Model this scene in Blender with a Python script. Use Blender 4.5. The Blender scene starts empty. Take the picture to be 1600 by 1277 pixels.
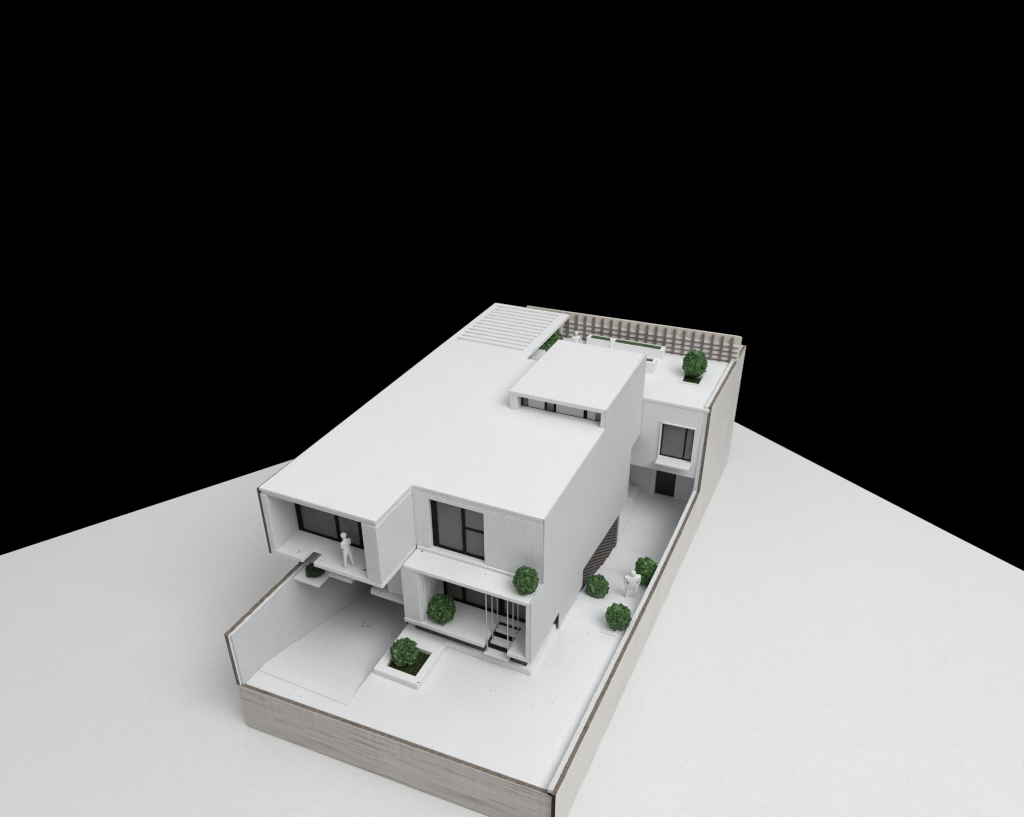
import bpy, bmesh, math, random
from mathutils import Vector, Matrix, noise
random.seed(11)
S = bpy.context.scene
COL = S.collection

# ------------------------------------------------------------------ camera
cd = bpy.data.cameras.new('camera')
cam = bpy.data.objects.new('camera', cd)
COL.objects.link(cam)
S.camera = cam
CR = [[0.913151683480207, 0.40760535008358356, -0.0034469510632623235],
      [-0.1939078677744051, 0.44181580191082637, 0.87589870190398],
      [0.35854391888923065, -0.7991599813336078, 0.48248272763117656]]
CC = (10.8692427, -9.72148088, 13.89956371)
m = Matrix.Identity(4)
for r in range(3):
    for c in range(3):
        m[c][r] = CR[r][c]
    m[r][3] = CC[r]
cam.matrix_world = m
cd.sensor_width = 36.0
cd.sensor_fit = 'HORIZONTAL'
cd.lens = 1194.3877 / 1600 * 36
cd.clip_start = 0.1
cd.clip_end = 300
cd.dof.use_dof = True
cd.dof.focus_distance = 17.5
cd.dof.aperture_fstop = 0.5

# ------------------------------------------------------------------ world: black backdrop
w = bpy.data.worlds.new('World')
S.world = w
w.use_nodes = True
bg = w.node_tree.nodes['Background']
bg.inputs[0].default_value = (0, 0, 0, 1)
bg.inputs[1].default_value = 0.0
S.view_settings.view_transform = 'Standard'
S.view_settings.look = 'None'
S.view_settings.exposure = 0.0
S.view_settings.gamma = 1.0
S.cycles.filter_width = 1.1

# ------------------------------------------------------------------ studio lamps
def lamp(name, loc, target, sx, sy, power, colour):
    ld = bpy.data.lights.new(name, 'AREA')
    ld.shape = 'RECTANGLE'
    ld.size = sx
    ld.size_y = sy
    ld.energy = power
    ld.color = colour
    o = bpy.data.objects.new(name, ld)
    COL.objects.link(o)
    o.location = loc
    d = Vector(target) - Vector(loc)
    o.rotation_euler = d.to_track_quat('-Z', 'Y').to_euler()
    return o
lamp('ceiling_softbox', (7, 4, 34), (6, 4, 0), 84, 76, 18800, (1.0, 0.997, 0.99))
lamp('key_softbox', (47, -14, 57), (5, 5, 0), 44, 40, 32500, (1.0, 0.995, 0.985))

# ------------------------------------------------------------------ materials
def new_mat(name):
    mt = bpy.data.materials.new(name)
    mt.use_nodes = True
    nt = mt.node_tree
    return mt, nt, nt.nodes['Principled BSDF']

def N(nt, kind, **kw):
    n = nt.nodes.new(kind)
    for k, v in kw.items():
        if k in ('blend_type', 'data_type', 'operation', 'feature', 'distance', 'noise_dimensions'):
            setattr(n, k, v)
    return n

def noise_tex(nt, coord, scale, detail=4, rough=0.6, stretch=(1, 1, 1)):
    mp = nt.nodes.new('ShaderNodeMapping')
    mp.inputs['Scale'].default_value = stretch
    nt.links.new(coord, mp.inputs['Vector'])
    n = nt.nodes.new('ShaderNodeTexNoise')
    n.inputs['Scale'].default_value = scale
    n.inputs['Detail'].default_value = detail
    n.inputs['Roughness'].default_value = rough
    nt.links.new(mp.outputs[0], n.inputs['Vector'])
    return n.outputs['Fac']

def ramp(nt, fac, stops):
    r = nt.nodes.new('ShaderNodeValToRGB')
    e = r.color_ramp.elements
    while len(e) < len(stops):
        e.new(0.5)
    for i, (p, c) in enumerate(stops):
        e[i].position = p
        e[i].color = (*c, 1) if len(c) == 3 else c
    nt.links.new(fac, r.inputs[0])
    return r.outputs[0]

def mixc(nt, fac, a, b, mode='MIX'):
    x = nt.nodes.new('ShaderNodeMix')
    x.data_type = 'RGBA'
    x.blend_type = mode
    if isinstance(fac, float):
        x.inputs[0].default_value = fac
    else:
        nt.links.new(fac, x.inputs[0])
    for i, v in ((6, a), (7, b)):
        if isinstance(v, tuple):
            x.inputs[i].default_value = (*v, 1)
        else:
            nt.links.new(v, x.inputs[i])
    return x.outputs[2]

def bump(nt, h, strength, dist):
    b = nt.nodes.new('ShaderNodeBump')
    b.inputs['Strength'].default_value = strength
    b.inputs['Distance'].default_value = dist
    nt.links.new(h, b.inputs['Height'])
    return b

def mat_white(name, base=(0.79, 0.8, 0.81), grain=(6, 6, 1.2), relief=0.5, speck=0.8, rough=0.55, mottle=0.03):
    mt, nt, p = new_mat(name)
    co = nt.nodes.new('ShaderNodeTexCoord').outputs['Object']
    n1 = noise_tex(nt, co, 1.6, 6, 0.62)
    d = tuple(c * (1 - mottle) for c in base)
    col = ramp(nt, n1, [(0.3, d), (0.6, base)])
    n3 = noise_tex(nt, co, 26, 3, 0.6)
    col = mixc(nt, ramp(nt, n3, [(0.45, (0, 0, 0)), (0.66, (0.4, 0.4, 0.4))]), col, tuple(c * 0.86 for c in base))
    ns = noise_tex(nt, co, 9, 4, 0.6, grain)
    col = mixc(nt, ramp(nt, ns, [(0.5, (0, 0, 0)), (0.72, (0.5, 0.5, 0.5))]), col, tuple(c * 0.88 for c in base))
    # paint specks of two sizes
    for sc, th, lo in ((2.6, 0.05, 0.46), (6.5, 0.085, 0.5)):
        v = nt.nodes.new('ShaderNodeTexVoronoi')
        v.inputs['Scale'].default_value = sc
        nt.links.new(co, v.inputs['Vector'])
        sp = ramp(nt, v.outputs['Distance'], [(th * 0.5, (1, 1, 1)), (th, (0, 0, 0))])
        gate = ramp(nt, noise_tex(nt, co, 1.7 * sc / 2.6, 2, 0.5), [(lo, (0, 0, 0)), (lo + 0.12, (speck, speck, speck))])
        g = mixc(nt, 1.0, sp, gate, 'MULTIPLY')
        col = mixc(nt, g, col, (0.12, 0.12, 0.12))
    nt.links.new(col, p.inputs['Base Color'])
    p.inputs['Roughness'].default_value = rough
    p.inputs['Specular IOR Level'].default_value = 0.3
    hs = noise_tex(nt, co, 7, 6, 0.65, grain)
    hf = noise_tex(nt, co, 45, 2, 0.5)
    a = nt.nodes.new('ShaderNodeMath')
    a.operation = 'MULTIPLY_ADD'
    a.inputs[1].default_value = 0.3
    nt.links.new(hf, a.inputs[0])
    nt.links.new(hs, a.inputs[2])
    b = bump(nt, a.outputs[0], relief, 0.03)
    nt.links.new(b.outputs[0], p.inputs['Normal'])
    return mt

def mat_wood(name, light, dark, stretch, scale=3.0, lines=0.5, rough=0.75, line_scale=2.3):
    mt, nt, p = new_mat(name)
    co = nt.nodes.new('ShaderNodeTexCoord').outputs['Object']
    n1 = noise_tex(nt, co, scale, 6, 0.65, stretch)
    col = ramp(nt, n1, [(0.3, dark), (0.58, light)])
    n2 = noise_tex(nt, co, scale * line_scale, 5, 0.62, stretch)
    ln = ramp(nt, n2, [(0.375, (lines, lines, lines)), (0.425, (0, 0, 0))])
    col = mixc(nt, ln, col, tuple(c * 0.3 for c in dark))
    n3 = noise_tex(nt, co, 1.1, 4, 0.6)
    col = mixc(nt, ramp(nt, n3, [(0.35, (0.0, 0.0, 0.0)), (0.7, (0.35, 0.35, 0.35))]), col, tuple(min(1, c * 1.15) for c in light))
    nt.links.new(col, p.inputs['Base Color'])
    p.inputs['Roughness'].default_value = rough
    p.inputs['Specular IOR Level'].default_value = 0.2
    b = bump(nt, n2, 0.35, 0.02)
    nt.links.new(b.outputs[0], p.inputs['Normal'])
    return mt

def mat_plain(name, col, rough=0.5, var=0.25, scale=12, spec=0.4, rel=0.2, dist=0.01):
    mt, nt, p = new_mat(name)
    co = nt.nodes.new('ShaderNodeTexCoord').outputs['Object']
    n1 = noise_tex(nt, co, scale, 5, 0.65)
    c = ramp(nt, n1, [(0.3, tuple(x * (1 - var) for x in col)), (0.7, tuple(min(1, x * (1 + var)) for x in col))])
    nt.links.new(c, p.inputs['Base Color'])
    p.inputs['Roughness'].default_value = rough
    p.inputs['Specular IOR Level'].default_value = spec
    b = bump(nt, n1, rel, dist)
    nt.links.new(b.outputs[0], p.inputs['Normal'])
    return mt

M = {}
M['white'] = mat_white('white_painted_card')
M['white_grain'] = mat_white('white_painted_wood_upright_grain', grain=(6, 6, 0.45), relief=0.75)
M['white_side'] = mat_white('white_painted_wood_long_grain', grain=(5, 0.6, 6), relief=1.3, speck=0.7)
M['ground'] = mat_white('white_painted_ground', base=(0.775, 0.782, 0.8), grain=(3, 3, 3), relief=0.5, speck=0.9)
M['plastic'] = mat_white('smooth_white_plastic', base=(0.84, 0.84, 0.845), grain=(1, 1, 1), relief=0.05, speck=0.1, rough=0.4)
M['figure'] = mat_white('white_figure_plastic', base=(0.8, 0.8, 0.81), grain=(1, 1, 1), relief=0.05, speck=0.0, rough=0.5)
M['figure_grey'] = mat_white('grey_white_figure_plastic', base=(0.75, 0.75, 0.755), grain=(1, 1, 1), relief=0.05, speck=0.0, rough=0.5)
M['table'] = mat_white('white_paper', base=(0.725, 0.728, 0.735), grain=(1, 1, 1), relief=0.06, speck=0.3, rough=0.8, mottle=0.015)
M['board'] = mat_wood('whitewashed_wood', (0.58, 0.553, 0.522), (0.46, 0.435, 0.41), (0.12, 4, 5.5), 2.0, 0.62, line_scale=1.5)
M['sheet'] = mat_wood('pale_wood_sheet', (0.75, 0.735, 0.71), (0.67, 0.655, 0.625), (6, 0.35, 7), 2.0, 0.12)
M['back_sheet'] = mat_wood('beige_wood_strip', (0.66, 0.62, 0.57), (0.54, 0.5, 0.455), (9, 6, 1), 3.0, 0.15)
M['edge'] = mat_wood('burnt_brown_wood_edge', (0.215, 0.183, 0.152), (0.078, 0.064, 0.053), (1, 1, 1), 11.0, 0.75)
M['lattice'] = mat_wood('dark_grey_brown_wood', (0.235, 0.19, 0.165), (0.125, 0.098, 0.084), (4, 4, 1), 6.0, 0.3)
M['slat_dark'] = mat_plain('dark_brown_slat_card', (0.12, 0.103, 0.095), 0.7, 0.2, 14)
M['slat_back_gap_shade'] = mat_plain('black_card_and_gap_shade', (0.014, 0.012, 0.012), 0.8, 0.2, 14)  # slat backing; also painted shade at the right wall's front corner
M['plinth'] = mat_plain('dark_plinth_and_garage_shade', (0.085, 0.075, 0.07), 0.7, 0.2, 9)  # also used to paint shade into the garage
M['black'] = mat_plain('black_frame_card', (0.008, 0.0075, 0.0075), 0.8, 0.3, 20, 0.15)
M['door'] = mat_plain('black_door_card', (0.012, 0.012, 0.016), 0.35, 0.2, 6)
M['grass'] = mat_plain('dark_green_flock', (0.04, 0.056, 0.02), 0.95, 0.6, 22, 0.1, 1.0, 0.03)
M['grass_light'] = mat_plain('green_flock', (0.07, 0.115, 0.05), 0.95, 0.5, 22, 0.1, 1.0, 0.03)
M['metal'] = mat_plain('thin_steel_wire', (0.5, 0.49, 0.48), 0.4, 0.1, 10, 0.5)
M['stem'] = mat_plain('dark_wire_stem', (0.03, 0.03, 0.02), 0.8)
M['ring'] = mat_plain('grey_scuff', (0.16, 0.16, 0.16), 0.8)
M['chip'] = mat_plain('dark_scuff', (0.05, 0.05, 0.05), 0.8)

def mat_foliage(name, a, b):
    mt, nt, p = new_mat(name)
    co = nt.nodes.new('ShaderNodeTexCoord').outputs['Object']
    gi = nt.nodes.new('ShaderNodeNewGeometry')
    c1 = ramp(nt, gi.outputs['Random Per Island'], [(0.0, a), (0.75, b), (0.93, tuple(min(1, x * 1.7) for x in b)), (1.0, (0.3, 0.45, 0.25))])
    n1 = noise_tex(nt, co, 30, 3, 0.6)
    c = mixc(nt, n1, c1, tuple(x * 0.6 for x in a))
    nt.links.new(c1, p.inputs['Base Color'])
    nt.links.new(c, p.inputs['Base Color'])
    p.inputs['Roughness'].default_value = 0.42
    p.inputs['Specular IOR Level'].default_value = 0.4
    b_ = bump(nt, n1, 0.6, 0.02)
    nt.links.new(b_.outputs[0], p.inputs['Normal'])
    return mt
M['leaf'] = mat_foliage('green_foliage_foam', (0.03, 0.084, 0.023), (0.115, 0.235, 0.076))
M['leaf_bright'] = mat_foliage('fresh_green_foliage_foam', (0.036, 0.106, 0.028), (0.105, 0.24, 0.075))
M['leaf_dark'] = mat_foliage('olive_foliage_foam', (0.02, 0.038, 0.013), (0.042, 0.07, 0.025))

def mat_glass(name, tint=(0.88, 0.87, 0.86), haze=(0.46, 0.443, 0.433), amount=0.29):
    """smoky acrylic: part clear, part milky, with a sheen"""
    mt = bpy.data.materials.new(name)
    mt.use_nodes = True
    nt = mt.node_tree
    nt.nodes.remove(nt.nodes['Principled BSDF'])
    out = nt.nodes['Material Output']
    t = nt.nodes.new('ShaderNodeBsdfTransparent')
    t.inputs[0].default_value = (*tint, 1)
    d = nt.nodes.new('ShaderNodeBsdfDiffuse')
    d.inputs[0].default_value = (*haze, 1)
    m1 = nt.nodes.new('ShaderNodeMixShader')
    m1.inputs[0].default_value = amount
    nt.links.new(t.outputs[0], m1.inputs[1])
    nt.links.new(d.outputs[0], m1.inputs[2])
    g = nt.nodes.new('ShaderNodeBsdfGlossy')
    g.inputs['Roughness'].default_value = 0.08
    x = nt.nodes.new('ShaderNodeMixShader')
    f = nt.nodes.new('ShaderNodeFresnel')
    f.inputs[0].default_value = 1.45
    nt.links.new(f.outputs[0], x.inputs[0])
    nt.links.new(m1.outputs[0], x.inputs[1])
    nt.links.new(g.outputs[0], x.inputs[2])
    nt.links.new(x.outputs[0], out.inputs['Surface'])
    return mt
M['glass'] = mat_glass('smoky_acrylic')

# ------------------------------------------------------------------ object helpers
def link(name, me, parent=None, loc=(0, 0, 0)):
    o = bpy.data.objects.new(name, me)
    COL.objects.link(o)
    if parent is not None:
        o.parent = parent
    o.location = loc
    return o

def origin(o):
    p = Vector((0, 0, 0))
    while o is not None:
        p += o.location
        o = o.parent
    return p

def finish(name, bm, mats, parent=None, bevel=0.0, smooth=False, seg=1):
    """mesh whose vertices are in world coordinates; object placed so that they stay there"""
    bmesh.ops.recalc_face_normals(bm, faces=bm.faces)
    me = bpy.data.meshes.new(name)
    bm.to_mesh(me)
    bm.free()
    for mt in (mats if isinstance(mats, (list, tuple)) else [mats]):
        me.materials.append(mt)
    if smooth:
        for f in me.polygons:
            f.use_smooth = True
    o = link(name, me, parent)
    if parent is not None:
        o.location = -origin(parent)
    if bevel:
        b = o.modifiers.new('bevel', 'BEVEL')
        b.width = bevel
        b.segments = seg
        b.limit_method = 'ANGLE'
        b.angle_limit = math.radians(35)
    return o

def thing(name, label, cat, loc=(0, 0, 0), group=None):
    o = bpy.data.objects.new(name, None)
    o.empty_display_size = 0.1
    COL.objects.link(o)
    o.location = loc
    o['label'] = label
    o['category'] = cat
    if group:
        o['group'] = group
    return o

def tag(o, label, cat, group=None):
    o['label'] = label
    o['category'] = cat
    if group:
        o['group'] = group
    return o

def add_box(bm, x0, x1, y0, y1, z0, z1):
    v = [bm.verts.new(p) for p in ((x0, y0, z0), (x1, y0, z0), (x1, y1, z0), (x0, y1, z0),
                                   (x0, y0, z1), (x1, y0, z1), (x1, y1, z1), (x0, y1, z1))]
    fs = []
    for q in ((0, 3, 2, 1), (4, 5, 6, 7), (0, 1, 5, 4), (1, 2, 6, 5), (2, 3, 7, 6), (3, 0, 4, 7)):
        fs.append(bm.faces.new([v[i] for i in q]))
    return fs

def box(name, b, mat, parent=None, bevel=0.012):
    bm = bmesh.new()
    add_box(bm, *b)
    return finish(name, bm, mat, parent, bevel)

def add_prism(bm, bottom, top):
    """closed prism between two equal-length loops of 3-D points"""
    a = [bm.verts.new(p) for p in bottom]
    b = [bm.verts.new(p) for p in top]
    n = len(a)
    fs = [bm.faces.new(a[::-1]), bm.faces.new(b)]
    for i in range(n):
        fs.append(bm.faces.new((a[i], a[(i + 1) % n], b[(i + 1) % n], b[i])))
    return fs

def prism_z(name, poly, z0, z1, mat, parent=None, bevel=0.012):
    bm = bmesh.new()
    add_prism(bm, [(x, y, z0) for x, y in poly], [(x, y, z1) for x, y in poly])
    return finish(name, bm, mat, parent, bevel)

def grid_solid(us, vs, solid, to3, w0, w1):
    """solid cells of a grid, extruded from w0 to w1, no inner faces"""
    bm = bmesh.new()
    cache = {}
    def V(i, j, w):
        k = (i, j, w)
        if k not in cache:
            cache[k] = bm.verts.new(to3(us[i], vs[j], w1 if w else w0))
        return cache[k]
    nu, nv = len(us) - 1, len(vs) - 1
    ok = [[solid((us[i] + us[i + 1]) / 2, (vs[j] + vs[j + 1]) / 2) for j in range(nv)] for i in range(nu)]
    g = lambda i, j: 0 <= i < nu and 0 <= j < nv and ok[i][j]
    for i in range(nu):
        for j in range(nv):
            if not ok[i][j]:
                continue
            for w in (0, 1):
                bm.faces.new((V(i, j, w), V(i + 1, j, w), V(i + 1, j + 1, w), V(i, j + 1, w)))
            if not g(i - 1, j):
                bm.faces.new((V(i, j, 0), V(i, j + 1, 0), V(i, j + 1, 1), V(i, j, 1)))
            if not g(i + 1, j):
                bm.faces.new((V(i + 1, j, 0), V(i + 1, j + 1, 0), V(i + 1, j + 1, 1), V(i + 1, j, 1)))
            if not g(i, j - 1):
                bm.faces.new((V(i, j, 0), V(i + 1, j, 0), V(i + 1, j, 1), V(i, j, 1)))
            if not g(i, j + 1):
                bm.faces.new((V(i, j + 1, 0), V(i + 1, j + 1, 0), V(i + 1, j + 1, 1), V(i, j + 1, 1)))
    return bm

XZ = lambda u, v, w: (u, w, v)
XY = lambda u, v, w: (u, v, w)
YZ = lambda u, v, w: (w, u, v)

def tube(bm, p, q, r, n=8):
    p, q = Vector(p), Vector(q)
    d = (q - p).normalized()
    a = d.orthogonal().normalized()
    b = d.cross(a)
    A, B = [], []
    for i in range(n):
        t = 2 * math.pi * i / n
        o = a * math.cos(t) * r + b * math.sin(t) * r
        A.append(bm.verts.new(p + o))
        B.append(bm.verts.new(q + o))
    bm.faces.new(A[::-1])
    bm.faces.new(B)
    for i in range(n):
        bm.faces.new((A[i], A[(i + 1) % n], B[(i + 1) % n], B[i]))

def structure(o):
    o['kind'] = 'structure'
    return o

# right boundary wall plane: outer face x at depth y
def RX(y):
    return 7.824 + 0.0393 * y
# depth of the front edge of the base at x
def FY(x):
    return -1.132 + (x - 0.138) * (0.357 / 7.656)

ZT = -1.418      # table level
ZC = -1.2        # sunken courtyard level

# ------------------------------------------------------------------ table
bm = bmesh.new()
c0 = Vector((1.54, 22.2, 0))
dl = Vector((-0.509, -0.861, 0))
dr = Vector((0.858, -0.514, 0))
P4 = [c0, c0 + dl * 46, c0 + dl * 46 + dr * 44, c0 + dr * 44]
add_prism(bm, [(p.x, p.y, ZT - 0.1) for p in P4], [(p.x, p.y, ZT) for p in P4])
structure(finish('table_top', bm, M['table'], None, 0.02))
bm = bmesh.new()
e = 0.09
Q4 = [P4[0] + (-dl - dr) * e, P4[1] - dr * e, P4[2], P4[3] - dl * e + dr * 0.3]
Q4[3] = P4[3] + Vector((0.4, 0.5, 0))
add_prism(bm, [(p.x, p.y, ZT - 0.32) for p in Q4], [(p.x, p.y, ZT - 0.2) for p in Q4])
structure(finish('table_underlay', bm, M['table'], None, 0.02))

# ------------------------------------------------------------------ ground, driveway, side ramp, courtyard
XI = lambda y: RX(y) - 0.2
bm = bmesh.new()
def quad(pts):
    return bm.faces.new([bm.verts.new(p) for p in pts])
XD = 2.72
YR = -0.6
def slab(poly, z0, z1):
    add_prism(bm, [(x, y, z0) for x, y in poly], [(x, y, z1) for x, y in poly])
slab([(0.272, FY(0.272) + 0.10), (XI(-0.8), FY(7.6) + 0.10), (XI(4.0), 4.0), (6.16, 4.0), (6.16, 5.1), (XD, 5.1), (XD, YR), (0.272, YR)], -1.405, 0)
structure(finish('yard_ground', bm, M['ground'], None, 0.004))
# driveway ramp going down under the house
bm = bmesh.new()
prof = [(YR + 0.012, -0.003), (-0.35, -0.025), (-0.1, -0.08), (0.3, -0.19), (0.94, -0.40), (2.16, -0.76), (3.8, -1.20), (9.0, -1.26)]
lo = [(0.272, y, z) for y, z in prof] + [(0.272, 9.0, -1.41), (0.272, YR + 0.012, -1.41)]
hi = [(XD - 0.012, y, z) for _, y, z in lo]
add_prism(bm, lo, hi)
structure(finish('driveway_ramp', bm, M['ground'], None, 0.006))
# side passage: ramp with shallow steps down to the courtyard
bm = bmesh.new()
prof = [(4.004, 0.0), (4.3, -0.02), (4.7, -0.09), (5.1, -0.2), (5.6, -0.36), (7.1, -0.82), (7.12, -0.89), (7.62, -0.94), (7.64, -1.02), (8.28, -1.06), (8.3, -1.14), (8.75, -1.19), (12.2, ZC), (12.2, -1.41), (4.004, -1.41)]
lo = [(4.6 if y > 8.8 else 6.165, y, z) for y, z in prof]
lo = [(6.165, y, z) for y, z in prof]
hi = [(XI(y), y, z) for y, z in prof]
add_prism(bm, lo, hi)
structure(finish('side_passage_ramp', bm, M['ground'], None, 0.005))
bm = bmesh.new()
add_box(bm, 2.8, 6.16, 8.8, 12.2, -1.41, ZC - 0.004)
structure(finish('courtyard_ground', bm, M['ground'], None, 0.006))

# low paved platform round the front planter
bm = grid_solid([2.80, 3.02, 3.80, 3.97, 6.14], [0.40, 0.60, 1.37, 1.80, 3.40],
                lambda x, y: not (3.02 < x < 3.80 and 0.60 < y < 1.37) and (x < 3.97 or y > 1.80), XY, 0.004, 0.175)
structure(finish('entrance_platform', bm, M['plastic'], None, 0.012))

# ------------------------------------------------------------------ base board along the front
bm = bmesh.new()
p0 = (0.108, FY(0.108))
p1 = (7.70, FY(7.70))
bt = [(p0[0], p0[1]), (p1[0], p1[1]), (p1[0], p1[1] + 0.1), (p0[0], p0[1] + 0.1)]
fs = add_prism(bm, [(x, y, ZT + 0.012) for x, y in bt], [(x, y, -0.004) for x, y in bt])
fs[1].material_index = 1
# finer mesh for a slightly chipped upper edge
bmesh.ops.subdivide_edges(bm, edges=[e for e in bm.edges if abs((e.verts[0].co - e.verts[1].co).x) > 3], cuts=150, use_grid_fill=True)
for v in bm.verts:
    if v.co.z > -0.05:
        v.co.z += 0.012 * noise.noise(Vector((v.co.x * 6, 0, 3))) - 0.004
        v.co.y += 0.010 * noise.noise(Vector((v.co.x * 9, 4, 1))) if v.co.y < FY(v.co.x) + 0.05 else 0
bb = finish('base_board', bm, [M['board'], M['edge']], None, 0.008)
tag(bb, 'grey whitewashed wood board with dark grain along the front of the model base', 'base')

# ------------------------------------------------------------------ left boundary wall
lw = thing('left_boundary_wall', 'long low wall beside the driveway, brown cut top edge and white inner face', 'wall', (0.2, -1.13, 0))
def flat_solid(poly, x0, x1, dissolve=True):
    """concave polygon in the y-z plane given thickness along x (x0, x1 may depend on y)"""
    X0 = x0 if callable(x0) else (lambda y: x0)
    X1 = x1 if callable(x1) else (lambda y: x1)
    bm = bmesh.new()
    a = [bm.verts.new((X0(y), y, z)) for y, z in poly]
    n = len(a)
    es = [bm.edges.new((a[i], a[(i + 1) % n])) for i in range(n)]
    bmesh.ops.triangle_fill(bm, edges=es, use_beauty=True)
    tris = [[v for v in f.verts] for f in bm.faces]
    b = {v: bm.verts.new((X1(v.co.y), v.co.y, v.co.z)) for v in a}
    for t in tris:
        bm.faces.new([b[v] for v in t[::-1]])
    for i in range(n):
        p, q = a[i], a[(i + 1) % n]
        bm.faces.new((p, q, b[q], b[p]))
    bmesh.ops.recalc_face_normals(bm, faces=bm.faces)
    if dissolve:
        bmesh.ops.dissolve_limit(bm, angle_limit=0.01, verts=bm.verts, edges=bm.edges)
    return bm

def yz_sheet(name, poly, x0, x1, mats, parent, top_mat=None, end_mat=None, seed=1, amp=0.012, zt=0.1):
    dense = []
    for i, (y, z) in enumerate(poly):
        y2, z2 = poly[(i + 1) % len(poly)]
        n = max(1, int(abs(y2 - y) / 0.07)) if min(z, z2) > zt else 1
        for k in range(n):
            t = k / n
            yy, zz = y + (y2 - y) * t, z + (z2 - z) * t
            if 0 < k:
                zz += amp * noise.noise(Vector((yy * 5, seed, 0.3))) + amp * 0.6 * noise.noise(Vector((yy * 17, seed, 0.3)))
            dense.append((yy, zz))
    bm = flat_solid(dense, x0, x1, False)
    for v in bm.verts:
        if v.co.z > zt:
            v.co.x += amp * 0.5 * noise.noise(Vector((v.co.y * 7, seed, v.co.x * 3)))
    bm.normal_update()
    for fc in bm.faces:
        n = fc.normal
        if top_mat is not None and n.z > 0.5:
            fc.material_index = top_mat
        elif end_mat is not None and n.y < -0.5:
            fc.material_index = end_mat if fc.calc_center_median().z < 0.5 or end_mat < 2 else top_mat
    return finish(name, bm, mats, parent)
yz_sheet('wood_sheet', [(-1.128, 0.0), (-1.01, 0.0), (-1.01, -1.41), (8.9, -1.41), (8.9, 1.56), (-1.128, 1.56)], 0.108, 0.212,
         [M['sheet'], M['edge']], lw, 1, 1, 1, 0.018, zt=0.5)
yz_sheet('white_lining', [(-1.08, 0.0), (-1.0, 0.0), (-1.0, -1.40), (8.9, -1.40), (8.9, 1.535), (-1.08, 1.535)], 0.216, 0.268,
         [M['white_side'], M['edge']], lw, None, None, 4, 0.028, zt=0.5)
box('raised_strip', (0.16, 0.208, 1.4, 3.0, 1.58, 1.74), M['edge'], lw, 0.005)
box('bracket_slab', (0.272, 1.0, 1.03, 1.46, 1.42, 1.50), M['plastic'], lw, 0.012)
box('second_bracket_slab', (0.272, 1.60, 1.50, 1.75, 1.38, 1.52), M['white'], lw, 0.012)

# ------------------------------------------------------------------ right boundary wall
rw = thing('right_boundary_wall', 'long pale wood wall along the right side, low in front and stepping up to full height', 'wall', (7.85, -0.8, 0))
poly = [(-0.86, ZT + 0.012), (15.1, ZT + 0.012), (15.1, 3.27), (10.25, 3.285), (10.20, 0.35), (8.2, 0.2), (6.0, 0.14), (-0.86, 0.19)]
yz_sheet('wood_sheet', poly, lambda y: RX(y) - 0.085, lambda y: RX(y), [M['sheet'], M['edge'], M['slat_back_gap_shade']], rw, 1, 2, 7, 0.014)  # front end painted black for the shade of the gap beside the board
polw = [(-0.80, 0.11), (-0.60, 0.11), (-0.60, -1.40), (15.05, -1.40), (15.05, 3.28), (10.23, 3.275), (10.15, 0.37), (8.2, 0.215), (6.0, 0.155), (-0.80, 0.205)]
yz_sheet('white_lining', polw, lambda y: RX(y) - 0.195, lambda y: RX(y) - 0.09, [M['white_side'], M['slat_back_gap_shade']], rw, None, None, 9, 0.012)
box('corner_cavity_shade', (7.60, 7.72, -0.785, -0.62, 0.0, 0.105), M['slat_back_gap_shade'], rw, 0.0)  # black block added as painted shade of the open cavity under the lining

# ------------------------------------------------------------------ house
H = thing('house', 'white flat roofed model house with a cantilevered balcony box and stepped front', 'model house', (3.1, 2.3, 0))
ZR = 4.155
XR = 6.22
# main roof (with the slot beside the pergola)
bm = grid_solid([-0.07, 2.74, 3.0, 3.56, 6.186], [0.82, 2.30, 7.0, 9.44, 9.90],
                lambda x, y: not (x > 3.0 and y < 2.3) and not (x > 2.74 and y > 9.44) and not (x > 3.56 and y > 7.0), XY, 4.07, ZR)
finish('roof', bm, M['white'], H, 0.016, seg=2)
bm = grid_solid([-0.055, 2.985, 6.184], [0.85, 2.308, 6.7], lambda x, y: not (x > 2.985 and y < 2.308), XY, 3.98, 4.066)
finish('ceiling', bm, M['white_grain'], H, 0.006)
# right side wall with stepped lower edge
side = [(1.62, 0.63), (3.43, 0.60), (3.43, 0.0), (5.14, 0.0), (5.14, 0.56), (8.74, 0.05), (9.27, 0.05), (9.27, 1.97), (10.18, 1.93),
        (10.18, 4.66), (6.39, 4.70), (6.39, 4.16), (2.30, 4.165), (2.30, 2.40), (1.62, 2.42)]
sx0, sx1 = XR - 0.030, XR
bmf = flat_solid(side, sx0, sx1)
finish('side_wall', bmf, M['white_side'], H, 0.004)

# cantilevered balcony box
bm = grid_solid([-0.07, 0.84, 1.15, 3.0], [0.82, 1.24, 2.3],
                lambda x, y: not (0.84 < x < 1.15 and y < 1.24), XY, 2.30, 2.42)
finish('balcony_floor', bm, M['white'], H, 0.012)
box('balcony_left_wall', (-0.069, 0.10, 0.822, 2.3, 2.422, 3.978), M['white_grain'], H, 0.010)
box('balcony_right_wall', (2.62, 2.998, 0.822, 2.44, 2.422, 3.978), M['white_side'], H, 0.014)
bm = bmesh.new()
add_box(bm, -0.112, -0.073, 0.80, 9.9, 2.28, 4.13)
finish('outer_cladding_sheet', bm, M['plinth'], H, 0.004)

# upper front wall with a window opening
bm = grid_solid([2.999, 3.40, 4.78, 6.186], [2.30, 2.47, 3.87, 3.978],
                lambda x, z: not (3.40 < x < 4.78 and 2.47 < z < 3.87), XZ, 2.30, 2.44)
finish('upper_front_wall', bm, M['white_grain'], H, 0.008)
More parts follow.
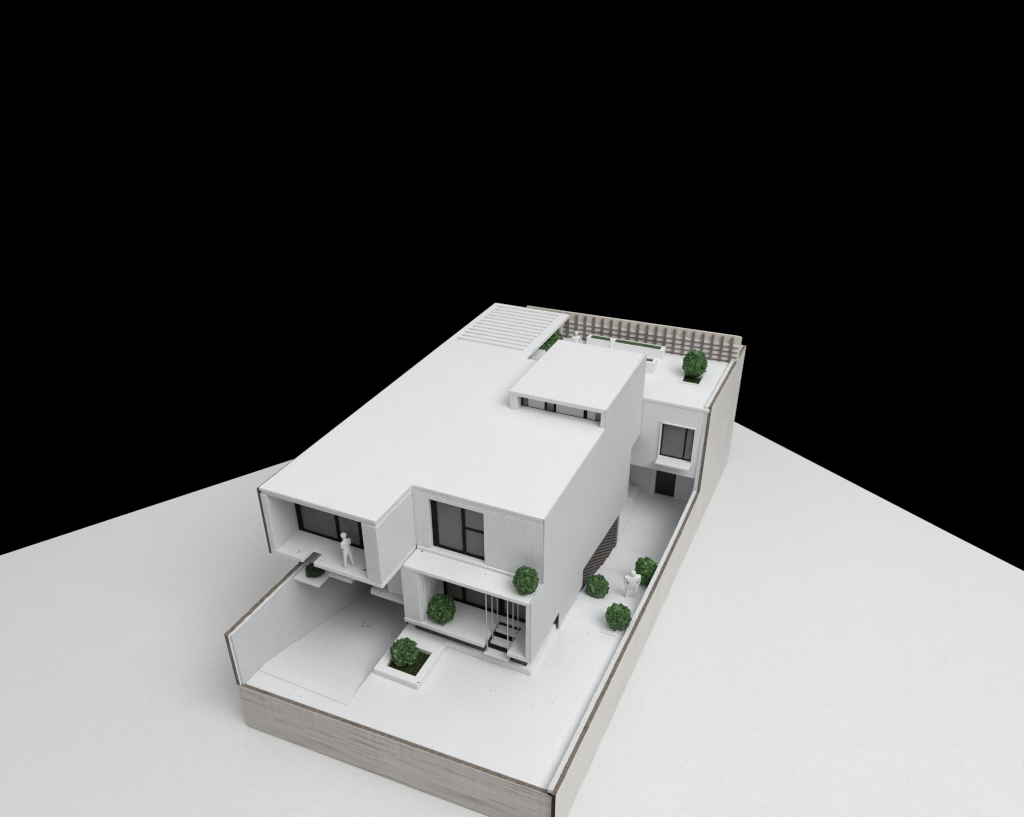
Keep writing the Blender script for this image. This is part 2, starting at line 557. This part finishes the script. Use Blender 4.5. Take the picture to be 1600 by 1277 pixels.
# canopy over the porch
bm = bmesh.new()
add_box(bm, 3.03, 6.186, 1.62, 2.298, 2.27, 2.375)
finish('canopy', bm, M['white'], H, 0.016, seg=2)
box('canopy_upstand', (3.04, 6.10, 2.245, 2.297, 2.377, 2.455), M['white'], H, 0.010)

# porch
bm = grid_solid([2.93, 5.04, 5.63, 6.186], [1.62, 2.52, 8.7], lambda x, y: not (5.04 < x < 5.63 and y < 2.52), XY, 0.60, 0.715)
finish('porch_floor', bm, M['white'], H, 0.010)
box('porch_pier', (2.935, 3.40, 1.645, 2.75, 0.717, 2.268), M['white_grain'], H, 0.012)
box('pier_layer', (3.402, 3.44, 1.70, 2.74, 0.717, 2.267), M['white_grain'], H, 0.006)
box('pier_layer', (3.442, 3.475, 1.78, 2.73, 0.717, 2.266), M['white_grain'], H, 0.006)
box('porch_right_pier', (6.085, 6.187, 1.622, 1.75, 0.717, 2.268), M['white_grain'], H, 0.004)
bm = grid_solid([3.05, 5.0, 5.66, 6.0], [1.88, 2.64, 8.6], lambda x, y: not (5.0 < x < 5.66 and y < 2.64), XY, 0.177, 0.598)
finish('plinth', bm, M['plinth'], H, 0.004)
# wall and floor edge between balcony box and porch
box('ground_floor_edge', (1.66, 2.93, 2.10, 8.6, 0.585, 0.70), M['white'], H, 0.010)
box('ground_floor_edge_trim', (1.66, 2.93, 2.13, 2.5, 0.702, 0.74), M['white'], H, 0.006)
box('ground_floor_wall', (2.12, 2.93, 2.20, 2.32, 0.742, 2.298), M['white_grain'], H, 0.008)
box('upper_floor', (0.10, 6.186, 2.46, 8.6, 2.28, 2.40), M['white'], H, 0.0)
box('garage_rear_wall', (0.28, 2.9, 6.6, 6.7, -1.35, 2.27), M['plinth'], H, 0.0)  # garage walls and ceiling coloured dark to deepen the shade inside
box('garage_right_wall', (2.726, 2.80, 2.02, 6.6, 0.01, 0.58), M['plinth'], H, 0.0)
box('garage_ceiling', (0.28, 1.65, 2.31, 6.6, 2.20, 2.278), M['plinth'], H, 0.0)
box('upper_back_wall', (0.0, 6.186, 4.5, 4.58, 2.41, 3.97), M['white'], H, 0.0)
box('ground_back_wall', (1.66, 6.186, 6.2, 6.28, 0.72, 2.27), M['white'], H, 0.0)
box('room_partition', (3.0, 3.06, 2.5, 6.19, 2.41, 3.97), M['white'], H, 0.0)
box('room_table', (4.35, 4.95, 3.2, 3.9, 2.41, 2.75), M['plinth'], H, 0.01)
box('rear_left_wall', (0.0, 0.1, 2.3, 9.9, 2.41, 4.06), M['white'], H, 0.0)
box('rear_house_wall', (0.1, 3.5, 9.3, 9.4, 2.0, 4.06), M['white'], H, 0.0)
box('undercroft_wall', (5.35, 5.42, 8.7, 11.7, -1.2, 3.05), M['white'], H, 0.0)
box('undercroft_end_wall', (5.42, 6.186, 8.62, 8.70, -1.2, 2.27), M['white'], H, 0.0)

# porch steps: open treads, thin hanging rods
for i, (y, z) in enumerate([(1.67, 0.40), (1.96, 0.50), (2.25, 0.60)]):
    box('stair_tread', (5.045 - 0.03 * (i == 0), 5.625, y, y + 0.20, z - 0.06, z), M['white'], H, 0.006)
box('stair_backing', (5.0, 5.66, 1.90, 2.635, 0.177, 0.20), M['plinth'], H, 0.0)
bm = bmesh.new()
tube(bm, (0, 0, 0), (0, 0, 1), 0.015, 8)
rodm = bpy.data.meshes.new('stair_rod')
bm.to_mesh(rodm)
bm.free()
rodm.materials.append(M['metal'])
for x, y, z in [(5.075, 1.74, 0.40), (5.075, 2.04, 0.50), (5.075, 2.32, 0.60), (5.60, 1.74, 0.40), (5.60, 2.04, 0.50), (5.60, 2.32, 0.60)]:
    o = link('stair_rod', rodm, H, Vector((x, y, z)) - origin(H))
    o.scale = (1, 1, 2.268 - z)

# windows -----------------------------------------------------------------
def window(parent, name, x0, x1, z0, z1, y, posts, bars=(), fw=0.05, depth=0.06, pane=True, wl=None, wb=None):
    """black frame in the plane y; posts = [(x, width)], bars = [(z, xa, xb, width)]"""
    bm = bmesh.new()
    wl = wl or fw
    wb = wb or fw
    add_box(bm, x0, x0 + wl, y, y + depth, z0, z1)
    add_box(bm, x1 - fw, x1, y, y + depth, z0, z1)
    add_box(bm, x0 + wl, x1 - fw, y + 0.001, y + depth - 0.001, z0, z0 + wb)
    add_box(bm, x0 + wl, x1 - fw, y + 0.001, y + depth - 0.001, z1 - fw, z1)
    W = finish(name, bm, M['black'], parent, 0.004)
    for px, pw in posts:
        box('mullion', (px - pw / 2, px + pw / 2, y + 0.002, y + depth - 0.002, z0 + wb, z1 - fw), M['black'], W, 0.003)
    for bz, xa, xb, bw in bars:
        box('transom', (xa, xb, y + 0.004, y + depth - 0.004, bz - bw / 2, bz + bw / 2), M['black'], W, 0.003)
    if pane:
        xs = [x0 + wl] + [v for px, pw in sorted(posts) for v in (px - pw / 2, px + pw / 2)] + [x1 - fw]
        for k in range(0, len(xs), 2):
            if xs[k + 1] - xs[k] > 0.03:
                bm = bmesh.new()
                add_box(bm, xs[k], xs[k + 1], y + depth * 0.45, y + depth * 0.55, z0 + wb, z1 - fw)
                finish('pane', bm, M['glass'], W)
    return W
window(H, 'balcony_window', 0.102, 2.618, 2.424, 3.976, 1.66, [(1.27, 0.075), (1.915, 0.075)], (), 0.06, 0.07, wl=0.13, wb=0.055)
window(H, 'upper_front_window', 3.402, 4.778, 2.472, 3.868, 2.40, [(4.215, 0.075)], [(3.24, 4.2525, 4.735, 0.045)], 0.045, 0.07, wl=0.14, wb=0.06)
box('window_sill', (3.36, 4.80, 2.262, 2.40, 2.42, 2.468), M['white'], H, 0.008)
window(H, 'porch_window', 3.477, 6.084, 0.717, 2.266, 2.62, [(4.03, 0.075), (5.03, 0.13)], (), 0.05, 0.07, wl=0.07, wb=0.075)
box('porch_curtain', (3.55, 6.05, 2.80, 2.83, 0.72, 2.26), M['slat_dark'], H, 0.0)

# clerestory box on the roof
box('clerestory_roof', (3.55, 6.186, 6.39, 10.0, 4.565, 4.695), M['white'], H, 0.014)
box('clerestory_left_wall', (3.575, 3.78, 6.395, 9.98, ZR + 0.002, 4.563), M['white'], H, 0.012)
box('clerestory_right_pier', (6.075, 6.187, 6.395, 6.56, ZR - 0.05, 4.563), M['white'], H, 0.006)
box('clerestory_back_wall', (3.78, 6.186, 9.86, 9.95, 3.2, 4.563), M['white'], H, 0.0)
C = window(H, 'clerestory_window', 3.782, 6.185, ZR - 0.03, 4.56, 6.68, [(4.47, 0.05), (4.73, 0.06), (5.57, 0.09)], (), 0.035, 0.05, pane=False)
for x0, x1 in ((3.98, 4.44), (4.765, 5.52), (5.62, 5.84)):
    box('window_panel', (x0, x1, 6.70, 6.72, ZR - 0.0, 4.525), M['white'], C, 0.0)
for x0, x1 in ((3.82, 3.978), (4.50, 4.70), (5.842, 6.08)):
    box('pane', (x0, x1, 6.705, 6.715, ZR - 0.0, 4.525), M['glass'], C, 0.0)

# slatted screen under the cut-away edge of the side wall
SC = thing('slatted_screen', 'dark brown slatted screen filling the wedge under the right side wall', 'screen', (6.15, 6.9, -0.3))
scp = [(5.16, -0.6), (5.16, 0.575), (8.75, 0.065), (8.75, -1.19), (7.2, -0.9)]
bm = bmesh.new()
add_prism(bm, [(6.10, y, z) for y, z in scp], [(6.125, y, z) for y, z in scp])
finish('backing_sheet', bm, M['slat_back_gap_shade'], SC)
def clip(poly, a, b, c):
    """keep a*y+b*z>=c"""
    out = []
    for i in range(len(poly)):
        p, q = poly[i], poly[(i + 1) % len(poly)]
        dp, dq = a * p[0] + b * p[1] - c, a * q[0] + b * q[1] - c
        if dp >= 0:
            out.append(p)
        if dp * dq < 0:
            t = dp / (dp - dq)
            out.append((p[0] + t * (q[0] - p[0]), p[1] + t * (q[1] - p[1])))
    return out
cv = 3.0
while cv < 5.85:
    p = clip(clip(scp, 0.65, 1, cv), -0.65, -1, -(cv + 0.062))
    if len(p) >= 3 and max(q[0] for q in p) - min(q[0] for q in p) > 0.03:
        bm = bmesh.new()
        add_prism(bm, [(6.127, y, z) for y, z in p], [(6.165, y, z) for y, z in p])
        finish('slat', bm, M['slat_dark'], SC)
    cv += 0.108

# little steps rising into the undercroft
ST = thing('garden_steps', 'two small white steps at the back corner of the house by the courtyard', 'steps', (5.9, 11.4, ZC))
box('step', (5.72, 6.04, 10.85, 11.66, ZC, ZC + 0.2), M['white'], ST, 0.008)
box('step', (5.44, 5.72, 10.85, 11.66, ZC, ZC + 0.34), M['white'], ST, 0.008)

# ------------------------------------------------------------------ rear building
R = thing('rear_building', 'white rear block with roof terrace, recessed window and dark door below', 'building', (7.2, 10.2, ZC))
bm = grid_solid([5.425, 6.85, 7.83, 8.03], [0.77, 1.27, 2.47, 3.098], lambda x, z: not (6.85 < x < 7.83 and 1.27 < z < 2.47), XZ, 10.21, 10.33)
finish('front_wall', bm, M['white'], R, 0.008)
bm = grid_solid([0.1, 3.55, 5.425, 7.02, 7.55, 8.17], [9.41, 10.19, 11.66, 12.28, 13.8],
                lambda x, y: not (7.02 < x < 7.55 and 11.66 < y < 12.28) and not (x > 3.55 and y < 10.19), XY, 3.10, 3.20)
finish('roof_terrace', bm, M['white'], R, 0.008)
bm = grid_solid([6.95, 7.02, 7.55, 7.62], [11.59, 11.66, 12.28, 12.35], lambda x, y: not (7.02 < x < 7.55 and 11.66 < y < 12.28), XY, 3.202, 3.235)
finish('tree_pit_rim', bm, M['white'], R, 0.006)
box('overhang_soffit', (5.425, 8.05, 10.335, 11.74, 0.77, 0.85), M['white'], R, 0.0)
bm = grid_solid([5.425, 6.53, 7.19, 8.10], [ZC, 0.35, 0.768], lambda x, z: not (6.53 < x < 7.19 and z < 0.35), XZ, 11.75, 11.86)
finish('lower_wall', bm, M['white_grain'], R, 0.006)
box('door', (6.53, 7.19, 11.80, 11.84, ZC + 0.005, 0.348), M['door'], R, 0.004)
box('door_jamb', (6.34, 6.526, 11.69, 11.748, ZC + 0.002, 0.60), M['white'], R, 0.008)
box('back_wall', (0.1, 8.1, 14.5, 14.6, -1.2, 3.09), M['white'], R, 0.0)
W2 = window(R, 'rear_window', 6.852, 7.828, 1.272, 2.468, 10.32, [(7.58, 0.05)], (), 0.035, 0.05)
box('window_sill', (6.83, 7.85, 9.86, 10.318, 1.20, 1.268), M['white'], R, 0.010)
box('window_hood', (6.82, 7.88, 10.17, 10.21, 2.47, 2.51), M['white'], R, 0.006)
box('window_reveal', (6.81, 6.85, 10.17, 10.21, 1.27, 2.51), M['white'], R, 0.006)
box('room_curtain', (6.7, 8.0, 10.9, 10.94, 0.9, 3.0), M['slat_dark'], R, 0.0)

# ------------------------------------------------------------------ lattice fence on the terrace
LF = thing('lattice_fence', 'grey brown lattice fence with a pale backing along the rear of the roof terrace', 'fence', (4.7, 13.6, 3.2))
LY = lambda x: 13.7 - 0.035 * (8.38 - x)
def lat(x0, x1, d0, d1, z0, z1):
    bm = bmesh.new()
    q = [(x0, LY(x0) + d0), (x1, LY(x1) + d0), (x1, LY(x1) + d1), (x0, LY(x0) + d1)]
    add_prism(bm, [(x, y, z0) for x, y in q], [(x, y, z1) for x, y in q])
    return bm
bm = bmesh.new()
xs = [1.05, 8.22, 8.34, 8.39]
zt = [4.13, 4.13, 4.12, 4.10]
for d in (0.0, 0.06):
    pass
lowv = [(x, LY(x), 3.2) for x in (1.05, 8.39)]
loop0 = [(1.05, LY(1.05), 3.201), (8.39, LY(8.39), 3.201)] + [(x, LY(x), z) for x, z in zip(xs[::-1], zt[::-1])]
loop1 = [(x, y + 0.06, z) for x, y, z in loop0]
add_prism(bm, loop0, loop1)
finish('backing_board', bm, M['back_sheet'], LF, 0.005)
finish('white_panel', lat(1.07, 8.34, -0.016, -0.002, 3.205, 3.84), M['plastic'], LF)
bm = lat(0, 0.062, -0.12, -0.02, 3.201, 4.045)
pm = None
for i in range(23):
    x = 8.115 - 0.3065 * i
    if pm is None:
        bm.free()
        bm = bmesh.new()
        add_box(bm, -0.036, 0.036, -0.085, -0.018, 0.001, 0.885)
        bmesh.ops.recalc_face_normals(bm, faces=bm.faces)
        pm = bpy.data.meshes.new('post')
        bm.to_mesh(pm)
        pm.materials.append(M['lattice'])
        bm.free()
    o = link('post', pm, LF, Vector((x, LY(x), 3.2)) - origin(LF))
    o.rotation_euler.z = 0.035 + random.uniform(-0.05, 0.05)
for z in (3.735, 3.57, 3.405, 3.245):
    finish('rail', lat(1.1, 8.33, -0.05, -0.018, z - 0.015, z + 0.015), M['lattice'], LF)

# ------------------------------------------------------------------ pergola
PG = thing('roof_pergola', 'white slatted pergola over the rear left corner of the roof', 'pergola', (1.3, 11.6, ZR))
box('beam', (-0.07, 0.13, 9.905, 13.25, 4.03, ZR), M['white'], PG, 0.010)
box('beam', (2.42, 2.72, 9.905, 13.25, 4.03, ZR), M['white'], PG, 0.010)
box('beam', (0.132, 2.418, 13.07, 13.25, 4.03, ZR), M['white'], PG, 0.010)
bm = bmesh.new()
add_box(bm, 0.132, 2.418, -0.085, 0.085, -0.12, -0.004)
bmesh.ops.recalc_face_normals(bm, faces=bm.faces)
sm = bpy.data.meshes.new('slat')
bm.to_mesh(sm)
bm.free()
sm.materials.append(M['white'])
for i in range(11):
    link('slat', sm, PG, Vector((0, 10.115 + 0.272 * i, ZR)) - origin(PG))
box('under_sheet', (0.23, 2.418, 9.92, 13.06, 4.035, 4.085), M['white'], PG, 0.0)
box('post', (2.47, 2.56, 12.95, 13.04, 3.2, 4.03), M['white'], PG, 0.006)
box('low_wall', (2.44, 2.72, 9.45, 11.1, 3.2, 3.72), M['white'], R, 0.008)

# ------------------------------------------------------------------ planters on the terrace
LP = thing('long_planter', 'long white planter trough of green flock in front of the lattice fence', 'planter', (4.75, 13.2, 3.2))
bm = grid_solid([3.42, 3.52, 4.22, 4.38, 5.94, 6.07], [13.08, 13.12, 13.40, 13.44],
                lambda x, y: not (13.12 < y < 13.40 and (3.52 < x < 4.22 or 4.38 < x < 5.94)), XY, 3.203, 3.49)
finish('trough', bm, M['plastic'], LP, 0.006)
for x0, x1 in ((3.525, 4.215), (4.385, 5.935)):
    box('turf', (x0, x1, 13.125, 13.395, 3.21, 3.478), M['grass_light'], LP, 0.01)
box('divider_post', (4.25, 4.34, 13.05, 13.14, 3.25, 3.60), M['plastic'], LP, 0.01)
SP = thing('small_planter', 'small white planter box of green flock beside the upper side wall', 'planter', (5.8, 12.1, 3.2))
bm = grid_solid([5.35, 5.43, 5.98, 6.07], [11.88, 11.96, 12.22, 12.30], lambda x, y: not (5.43 < x < 5.98 and 11.96 < y < 12.22), XY, 3.203, 3.56)
finish('box', bm, M['plastic'], SP, 0.008)
box('turf', (5.435, 5.975, 11.965, 12.215, 3.21, 3.52), M['grass_light'], SP, 0.01)

# grass bed inside the front planter
def grass_bed(name, x0, x1, y0, y1, z, mat, n=1500, h=0.03, cell=28):
    bm = bmesh.new()
    nx = cell
    ny = max(6, int(cell * (y1 - y0) / (x1 - x0)))
    grid = [[bm.verts.new((x0 + (x1 - x0) * i / nx, y0 + (y1 - y0) * j / ny,
                           z + h * (0.5 + noise.noise(Vector((i * 0.9, j * 0.9, x0)))) * (0 < i < nx and 0 < j < ny) + random.uniform(0, 0.4) * h)) for j in range(ny + 1)] for i in range(nx + 1)]
    for i in range(nx):
        for j in range(ny):
            bm.faces.new((grid[i][j], grid[i + 1][j], grid[i + 1][j + 1], grid[i][j + 1]))
    for _ in range(n):
        x, y = random.uniform(x0, x1), random.uniform(y0, y1)
        a = random.uniform(0, 6.28)
        r = random.uniform(0.008, 0.02)
        d = Vector((math.cos(a) * r, math.sin(a) * r, 0))
        t = Vector((random.uniform(-1, 1) * 0.012, random.uniform(-1, 1) * 0.012, random.uniform(0.5, 1.2) * h))
        p = Vector((x, y, z + 0.4 * h))
        bm.faces.new([bm.verts.new(p - d), bm.verts.new(p + d), bm.verts.new(p + t)])
    o = finish(name, bm, mat)
    o['kind'] = 'stuff'
    return o
grass_bed('grass', 3.02, 3.80, 0.60, 1.37, 0.05, M['grass'], 2600, 0.03)
grass_bed('planting_soil', 7.02, 7.55, 11.66, 12.28, 3.12, M['grass'], 300, 0.02, 14)

# ------------------------------------------------------------------ shrubs
ICO = None
def ico():
    global ICO
    if ICO is None:
        b = bmesh.new()
        bmesh.ops.create_icosphere(b, subdivisions=1, radius=1)
        ICO = ([v.co.copy() for v in b.verts], [[v.index for v in f.verts] for f in b.faces])
        b.free()
    return ICO

def foliage_mesh(name, rx, rz, clumps, size, mat, seed, shape=None):
    rnd = random.Random(seed)
    V, F = ico()
    verts, faces = [], []
    def lump(c, s, sq):
        base = len(verts)
        rot = Matrix.Rotation(rnd.uniform(0, 6.28), 3, Vector((rnd.uniform(-1, 1), rnd.uniform(-1, 1), rnd.uniform(-1, 1) + 0.01)).normalized())
        sc = Vector((s * rnd.uniform(0.7, 1.3), s * rnd.uniform(0.7, 1.3), s * rnd.uniform(0.45, 0.9) * sq))
        for v in V:
            q = Vector((v.x * sc.x, v.y * sc.y, v.z * sc.z)) * rnd.uniform(0.75, 1.2)
            verts.append(c + rot @ q)
        for f in F:
            faces.append([base + i for i in f])
    for i in range(clumps):
        # even points on the sphere, pushed in and out by a lumpy field
        t = (i + 0.5) / clumps
        z = 1 - 2 * t
        ph = i * 2.399963
        r = math.sqrt(max(0, 1 - z * z))
        d = Vector((r * math.cos(ph), r * math.sin(ph), z))
        k = 1 + 0.16 * noise.noise(d * 2.2 + Vector((seed, 0, 0))) + rnd.uniform(-0.17, 0.07)
        if shape:
            k *= shape(d)
        c = Vector((d.x * rx * k, d.y * rx * k, d.z * rz * k))
        lump(c, size * rnd.uniform(0.7, 1.35), 1)
    for i in range(clumps // 5):
        d = Vector((rnd.gauss(0, 1), rnd.gauss(0, 1), rnd.gauss(0, 1))).normalized() * rnd.uniform(0.2, 0.8)
        lump(Vector((d.x * rx, d.y * rx, d.z * rz)), size * 1.9, 1)
    me = bpy.data.meshes.new(name)
    me.from_pydata(verts, [], faces)
    me.materials.append(mat)
    return me

def shrub(label, x, y, z, rx, rz, mat, seed, clumps=420, size=0.042, lift=None, shape=None, name='shrub'):
    t = thing(name, label, 'shrub', (x, y, z), 'round model shrubs')
    lift = rz * 0.95 if lift is None else lift
    me = foliage_mesh('foliage', rx, rz, clumps, size, mat, seed, shape)
    o = link('foliage', me, t, (0, 0, lift))
    bm = bmesh.new()
    tube(bm, (0, 0, 0), (0, 0, lift), 0.022, 7)
    ms = bpy.data.meshes.new('stem')
    bm.to_mesh(ms)
    bm.free()
    ms.materials.append(M['stem'])
    link('stem', ms, t)
    return t
shrub('round green shrub on the dark grass bed of the front planter', 3.30, 0.97, 0.07, 0.285, 0.30, M['leaf'], 1, 620, 0.036)
shrub('round green shrub standing on the porch floor behind the pier', 3.78, 1.97, 0.716, 0.305, 0.31, M['leaf'], 2, 620, 0.036)
shrub('round green shrub at the right end of the porch canopy', 5.93, 1.98, 2.376, 0.245, 0.29, M['leaf'], 3, 560, 0.036)
shrub('round dark green shrub against the slatted screen by the side wall', 6.58, 5.32, -0.315, 0.26, 0.295, M['leaf'], 4, 560, 0.042)
shrub('round green shrub against the right boundary wall, behind the grey figure', 7.55, 6.72, -0.71, 0.285, 0.345, M['leaf_bright'], 5, 260, 0.062, lift=0.44)
shrub('round green shrub near the right boundary wall, in front of the grey figure', 7.51, 4.12, -0.02, 0.265, 0.285, M['leaf'], 6, 330, 0.055, lift=0.34)
shrub('egg shaped green shrub growing from the square pit on the roof terrace', 7.27, 12.20, 3.13, 0.31, 0.39, M['leaf_bright'], 7, 240, 0.072, lift=0.49)
shrub('dark creeping plant on the bracket under the balcony slot', 0.66, 1.38, 1.50, 0.215, 0.12, M['leaf_dark'], 8, 330, 0.03, lift=0.09, name='creeping_plant')

# square rim under the shrub by the right wall
bm = bmesh.new()
add_box(bm, 7.20, 7.56, 3.76, 4.2, 0.003, 0.03)
o = finish('tree_pit_plate', bm, M['white'], None, 0.006)
tag(o, 'small white square plate under the front shrub of the side passage', 'plate')

# hedge under the pergola
hd = thing('hedge', 'narrow green hedge under the edge of the roof pergola', 'hedge', (2.4, 12.1, 3.2))
rnd = random.Random(5)
V, F = ico()
verts, faces = [], []
for i in range(420):
    c = Vector((rnd.uniform(2.28, 2.62), rnd.uniform(11.25, 12.9), rnd.uniform(3.25, 3.62)))
    b0 = len(verts)
    s = rnd.uniform(0.04, 0.075)
    for v in V:
        verts.append(c + v * s * rnd.uniform(0.7, 1.2) - Vector((2.4, 12.1, 3.2)))
    faces += [[b0 + i2 for i2 in f] for f in F]
me = bpy.data.meshes.new('foliage')
me.from_pydata(verts, [], faces)
me.materials.append(M['leaf_bright'])
link('foliage', me, hd)
box('bed', (2.26, 2.64, 11.2, 12.95, 3.202, 3.27), M['white'], hd, 0.005)

# ------------------------------------------------------------------ people (scale figures)
def person(label, loc, rz, height, mat, pose):
    t = thing('person', label, 'figure', loc)
    t.rotation_euler.z = rz
    s = height / 1.75
    J, E, Rr = [], [], []
    def j(p, r, par=None):
        J.append(Vector(p) * s)
        Rr.append((r[0] * s, r[1] * s) if isinstance(r, tuple) else (r * s, r * s))
        if par is not None:
            E.append((par, len(J) - 1))
        return len(J) - 1
    k = pose
    st = k.get('stout', 1.0)
    lean = k.get('lean', 0.0)
    pel = j((0, 0, 0.92), (0.15 * st, 0.11 * st))
    wa = j((lean * 0.3, 0, 1.08), (0.135 * st, 0.10 * st), pel)
    ch = j((lean * 0.7, 0, 1.30), (0.165 * st, 0.115 * st), wa)
    nb = j((lean, 0, 1.46), 0.075 * st, ch)
    nk = j((lean + k.get('head', 0) * 0.5, 0, 1.53), 0.058 * st, nb)
    hr = k.get('hr', 0.1)
    h1 = j((lean + k.get('head', 0), 0, 1.60), (hr * 0.92, hr * 0.95), nk)
    h2 = j((lean + k.get('head', 0) * 1.1, 0, 1.66), (hr, hr), h1)
    j((lean + k.get('head', 0) * 1.15, 0, 1.72), hr * 0.6, h2)
    for sd in (-1, 1):
        hip = j((0, sd * 0.10 * st, 0.84), 0.098 * st, pel)
        kx, ky = k['knee'][0 if sd < 0 else 1], k.get('spread', 0.02)
        fx = k['foot'][0 if sd < 0 else 1]
        kn = j((kx, sd * (0.11 + ky * 0.5) * st, 0.48), 0.066 * st, hip)
        an = j((fx, sd * (0.12 + ky) * st, 0.10), 0.046 * st, kn)
        hl = j((fx + 0.03, sd * (0.12 + ky) * st, 0.045), 0.045 * st, an)
        j((fx + 0.17, sd * (0.135 + ky) * st, 0.032), 0.032 * st, hl)
        sh = j((lean * 0.9, sd * 0.19 * st, 1.40), 0.062 * st, ch)
        ex, ey, ez = k['elbow']
        wx, wy, wz = k['wrist']
        el = j((ex + lean * 0.6, sd * ey * st, ez), 0.046 * st, sh)
        wr = j((wx + lean * 0.5, sd * wy * st, wz), 0.033 * st, el)
    me = bpy.data.meshes.new('body')
    me.from_pydata([tuple(v) for v in J], E, [])
    me.materials.append(mat)
    o = link('body', me, t)
    md = o.modifiers.new('skin', 'SKIN')
    md.use_smooth_shade = True
    for i, sv in enumerate(me.skin_vertices[0].data):
        sv.radius = Rr[i]
        sv.use_root = (i == 0)
    sb = o.modifiers.new('sub', 'SUBSURF')
    sb.levels = 2
    sb.render_levels = 2
    # hands: palm, four fingers and a thumb
    for sd in (-1, 1):
        bm = bmesh.new()
        wx, wy, wz = pose['wrist']
        w_ = Vector((wx + lean * 0.5, sd * wy * st, wz)) * s
        dirn = Vector(pose.get('hand', (0.3, 0, -1)))
        dirn.y *= sd
        dirn.normalize()
        side_ = Vector((1, 0, 0)) - dirn * dirn.x
        side_ = side_.normalized() if side_.length > 0.2 else Vector((0, 1, 0))
        tube(bm, w_ - dirn * 0.02 * s, w_ + dirn * 0.085 * s, 0.036 * s, 8)
        for q, ln in ((-0.026, 0.062), (-0.009, 0.075), (0.009, 0.07), (0.026, 0.055)):
            b0 = w_ + dirn * 0.08 * s + side_ * q * s
            tube(bm, b0, b0 + dirn * ln * s, 0.0095 * s, 6)
        tube(bm, w_ + dirn * 0.02 * s + side_ * 0.03 * s, w_ + dirn * 0.06 * s + side_ * 0.065 * s, 0.011 * s, 6)
        me2 = bpy.data.meshes.new('hand')
        bm.to_mesh(me2)
        bm.free()
        me2.materials.append(mat)
        link('hand', me2, t)
    # face and hair relief
    hx = lean + k.get('head', 0) * 1.05
    bm = bmesh.new()
    bmesh.ops.create_icosphere(bm, subdivisions=2, radius=1)
    for v in bm.verts:
        v.co = Vector((hx + v.co.x * hr * 1.12 - 0.015, v.co.y * hr * 1.1, 1.675 + v.co.z * hr)) * s
    me3 = bpy.data.meshes.new('hair')
    bm.to_mesh(me3)
    bm.free()
    me3.materials.append(mat)
    for f in me3.polygons:
        f.use_smooth = True
    link('hair', me3, t)
    bm = bmesh.new()
    tube(bm, Vector((hx + 0.8 * hr, 0, 1.64)) * s, Vector((hx + 1.22 * hr, 0, 1.61)) * s, 0.018 * s, 6)
    me4 = bpy.data.meshes.new('nose')
    bm.to_mesh(me4)
    bm.free()
    me4.materials.append(mat)
    link('nose', me4, t)
    return t
person('slim white figure standing on the balcony floor, head bent forward', (2.0, 1.02, 2.421), math.radians(165), 0.92, M['figure'],
       dict(lean=0.03, head=0.08, hr=0.12, knee=(-0.01, 0.03), foot=(-0.09, 0.06), elbow=(0.0, 0.17, 1.14), wrist=(0.17, 0.08, 1.02), hand=(0.8, -0.3, 0.1), spread=0.02, stout=1.12))
person('stout pale grey figure standing between shrubs on the side passage', (7.42, 5.66, -0.415), math.radians(-60), 0.93, M['figure_grey'],
       dict(lean=0.0, head=0.03, knee=(0.02, 0.02), foot=(0.0, 0.0), hr=0.14, elbow=(0.0, 0.20, 1.12), wrist=(0.05, 0.175, 0.9), hand=(0.1, -0.1, -1), spread=0.0, stout=1.8))
person('small white figure on the roof terrace, half hidden behind the upper roof', (3.45, 11.9, 3.202), math.radians(-60), 0.98, M['figure'],
       dict(lean=0.0, head=0.02, knee=(0.02, 0.02), foot=(0.0, 0.0), elbow=(0.0, 0.27, 1.14), wrist=(0.04, 0.25, 0.9), hand=(0.1, 0, -1), spread=0.01, stout=1.1))

# ------------------------------------------------------------------ small scuffs and glue rings left on the model
def ring(x, y, r):
    bm = bmesh.new()
    z = -0.40 - (y - 0.94) * 0.295 + 0.002
    n = 22
    for i in range(n):
        a0, a1 = 2 * math.pi * i / n, 2 * math.pi * (i + 1) / n
        k0 = r * (1 + 0.12 * math.sin(3 * a0 + x))
        tube(bm, (x + math.cos(a0) * k0, y + math.sin(a0) * k0, z - math.sin(a0) * k0 * 0.295),
             (x + math.cos(a1) * k0, y + math.sin(a1) * k0, z - math.sin(a1) * k0 * 0.295), 0.0065, 5)
    return bm
o = finish('glue_ring', ring(1.25, 2.3, 0.12), M['plinth'])
tag(o, 'dark glue ring on the driveway ramp nearer the left wall', 'mark', 'glue rings on the driveway')
o = finish('glue_ring', ring(2.15, 2.32, 0.12), M['ring'])
tag(o, 'faint dark glue ring on the driveway ramp beside the porch pier', 'mark', 'glue rings on the driveway')
bm = bmesh.new()
for x, y, z, s, a in [(2.38, 1.08, 2.4225, 0.03, 0.4), (0.62, 0.98, 2.4225, 0.018, 1.0), (1.3, 0.94, 2.4225, 0.012, 0.2),
                      (3.2, 2.2, 2.377, 0.02, 0.3), (4.9, 2.1, 2.377, 0.014, 1.3), (3.96, 0.46, 0.177, 0.02, 0.5)]:
    c, n = Vector((x, y, z)), 7
    vs = []
    for i in range(n):
        t = 2 * math.pi * i / n
        rr = s * random.uniform(0.6, 1.2)
        vs.append((x + math.cos(t) * rr * 1.5 * math.cos(a) - math.sin(t) * rr * 0.6 * math.sin(a),
                   y + math.cos(t) * rr * 1.5 * math.sin(a) + math.sin(t) * rr * 0.6 * math.cos(a), z))
    add_prism(bm, vs, [(p[0], p[1], p[2] + 0.008) for p in vs])
o = finish('paint_chips', bm, M['chip'], H)
o['kind'] = 'stuff'
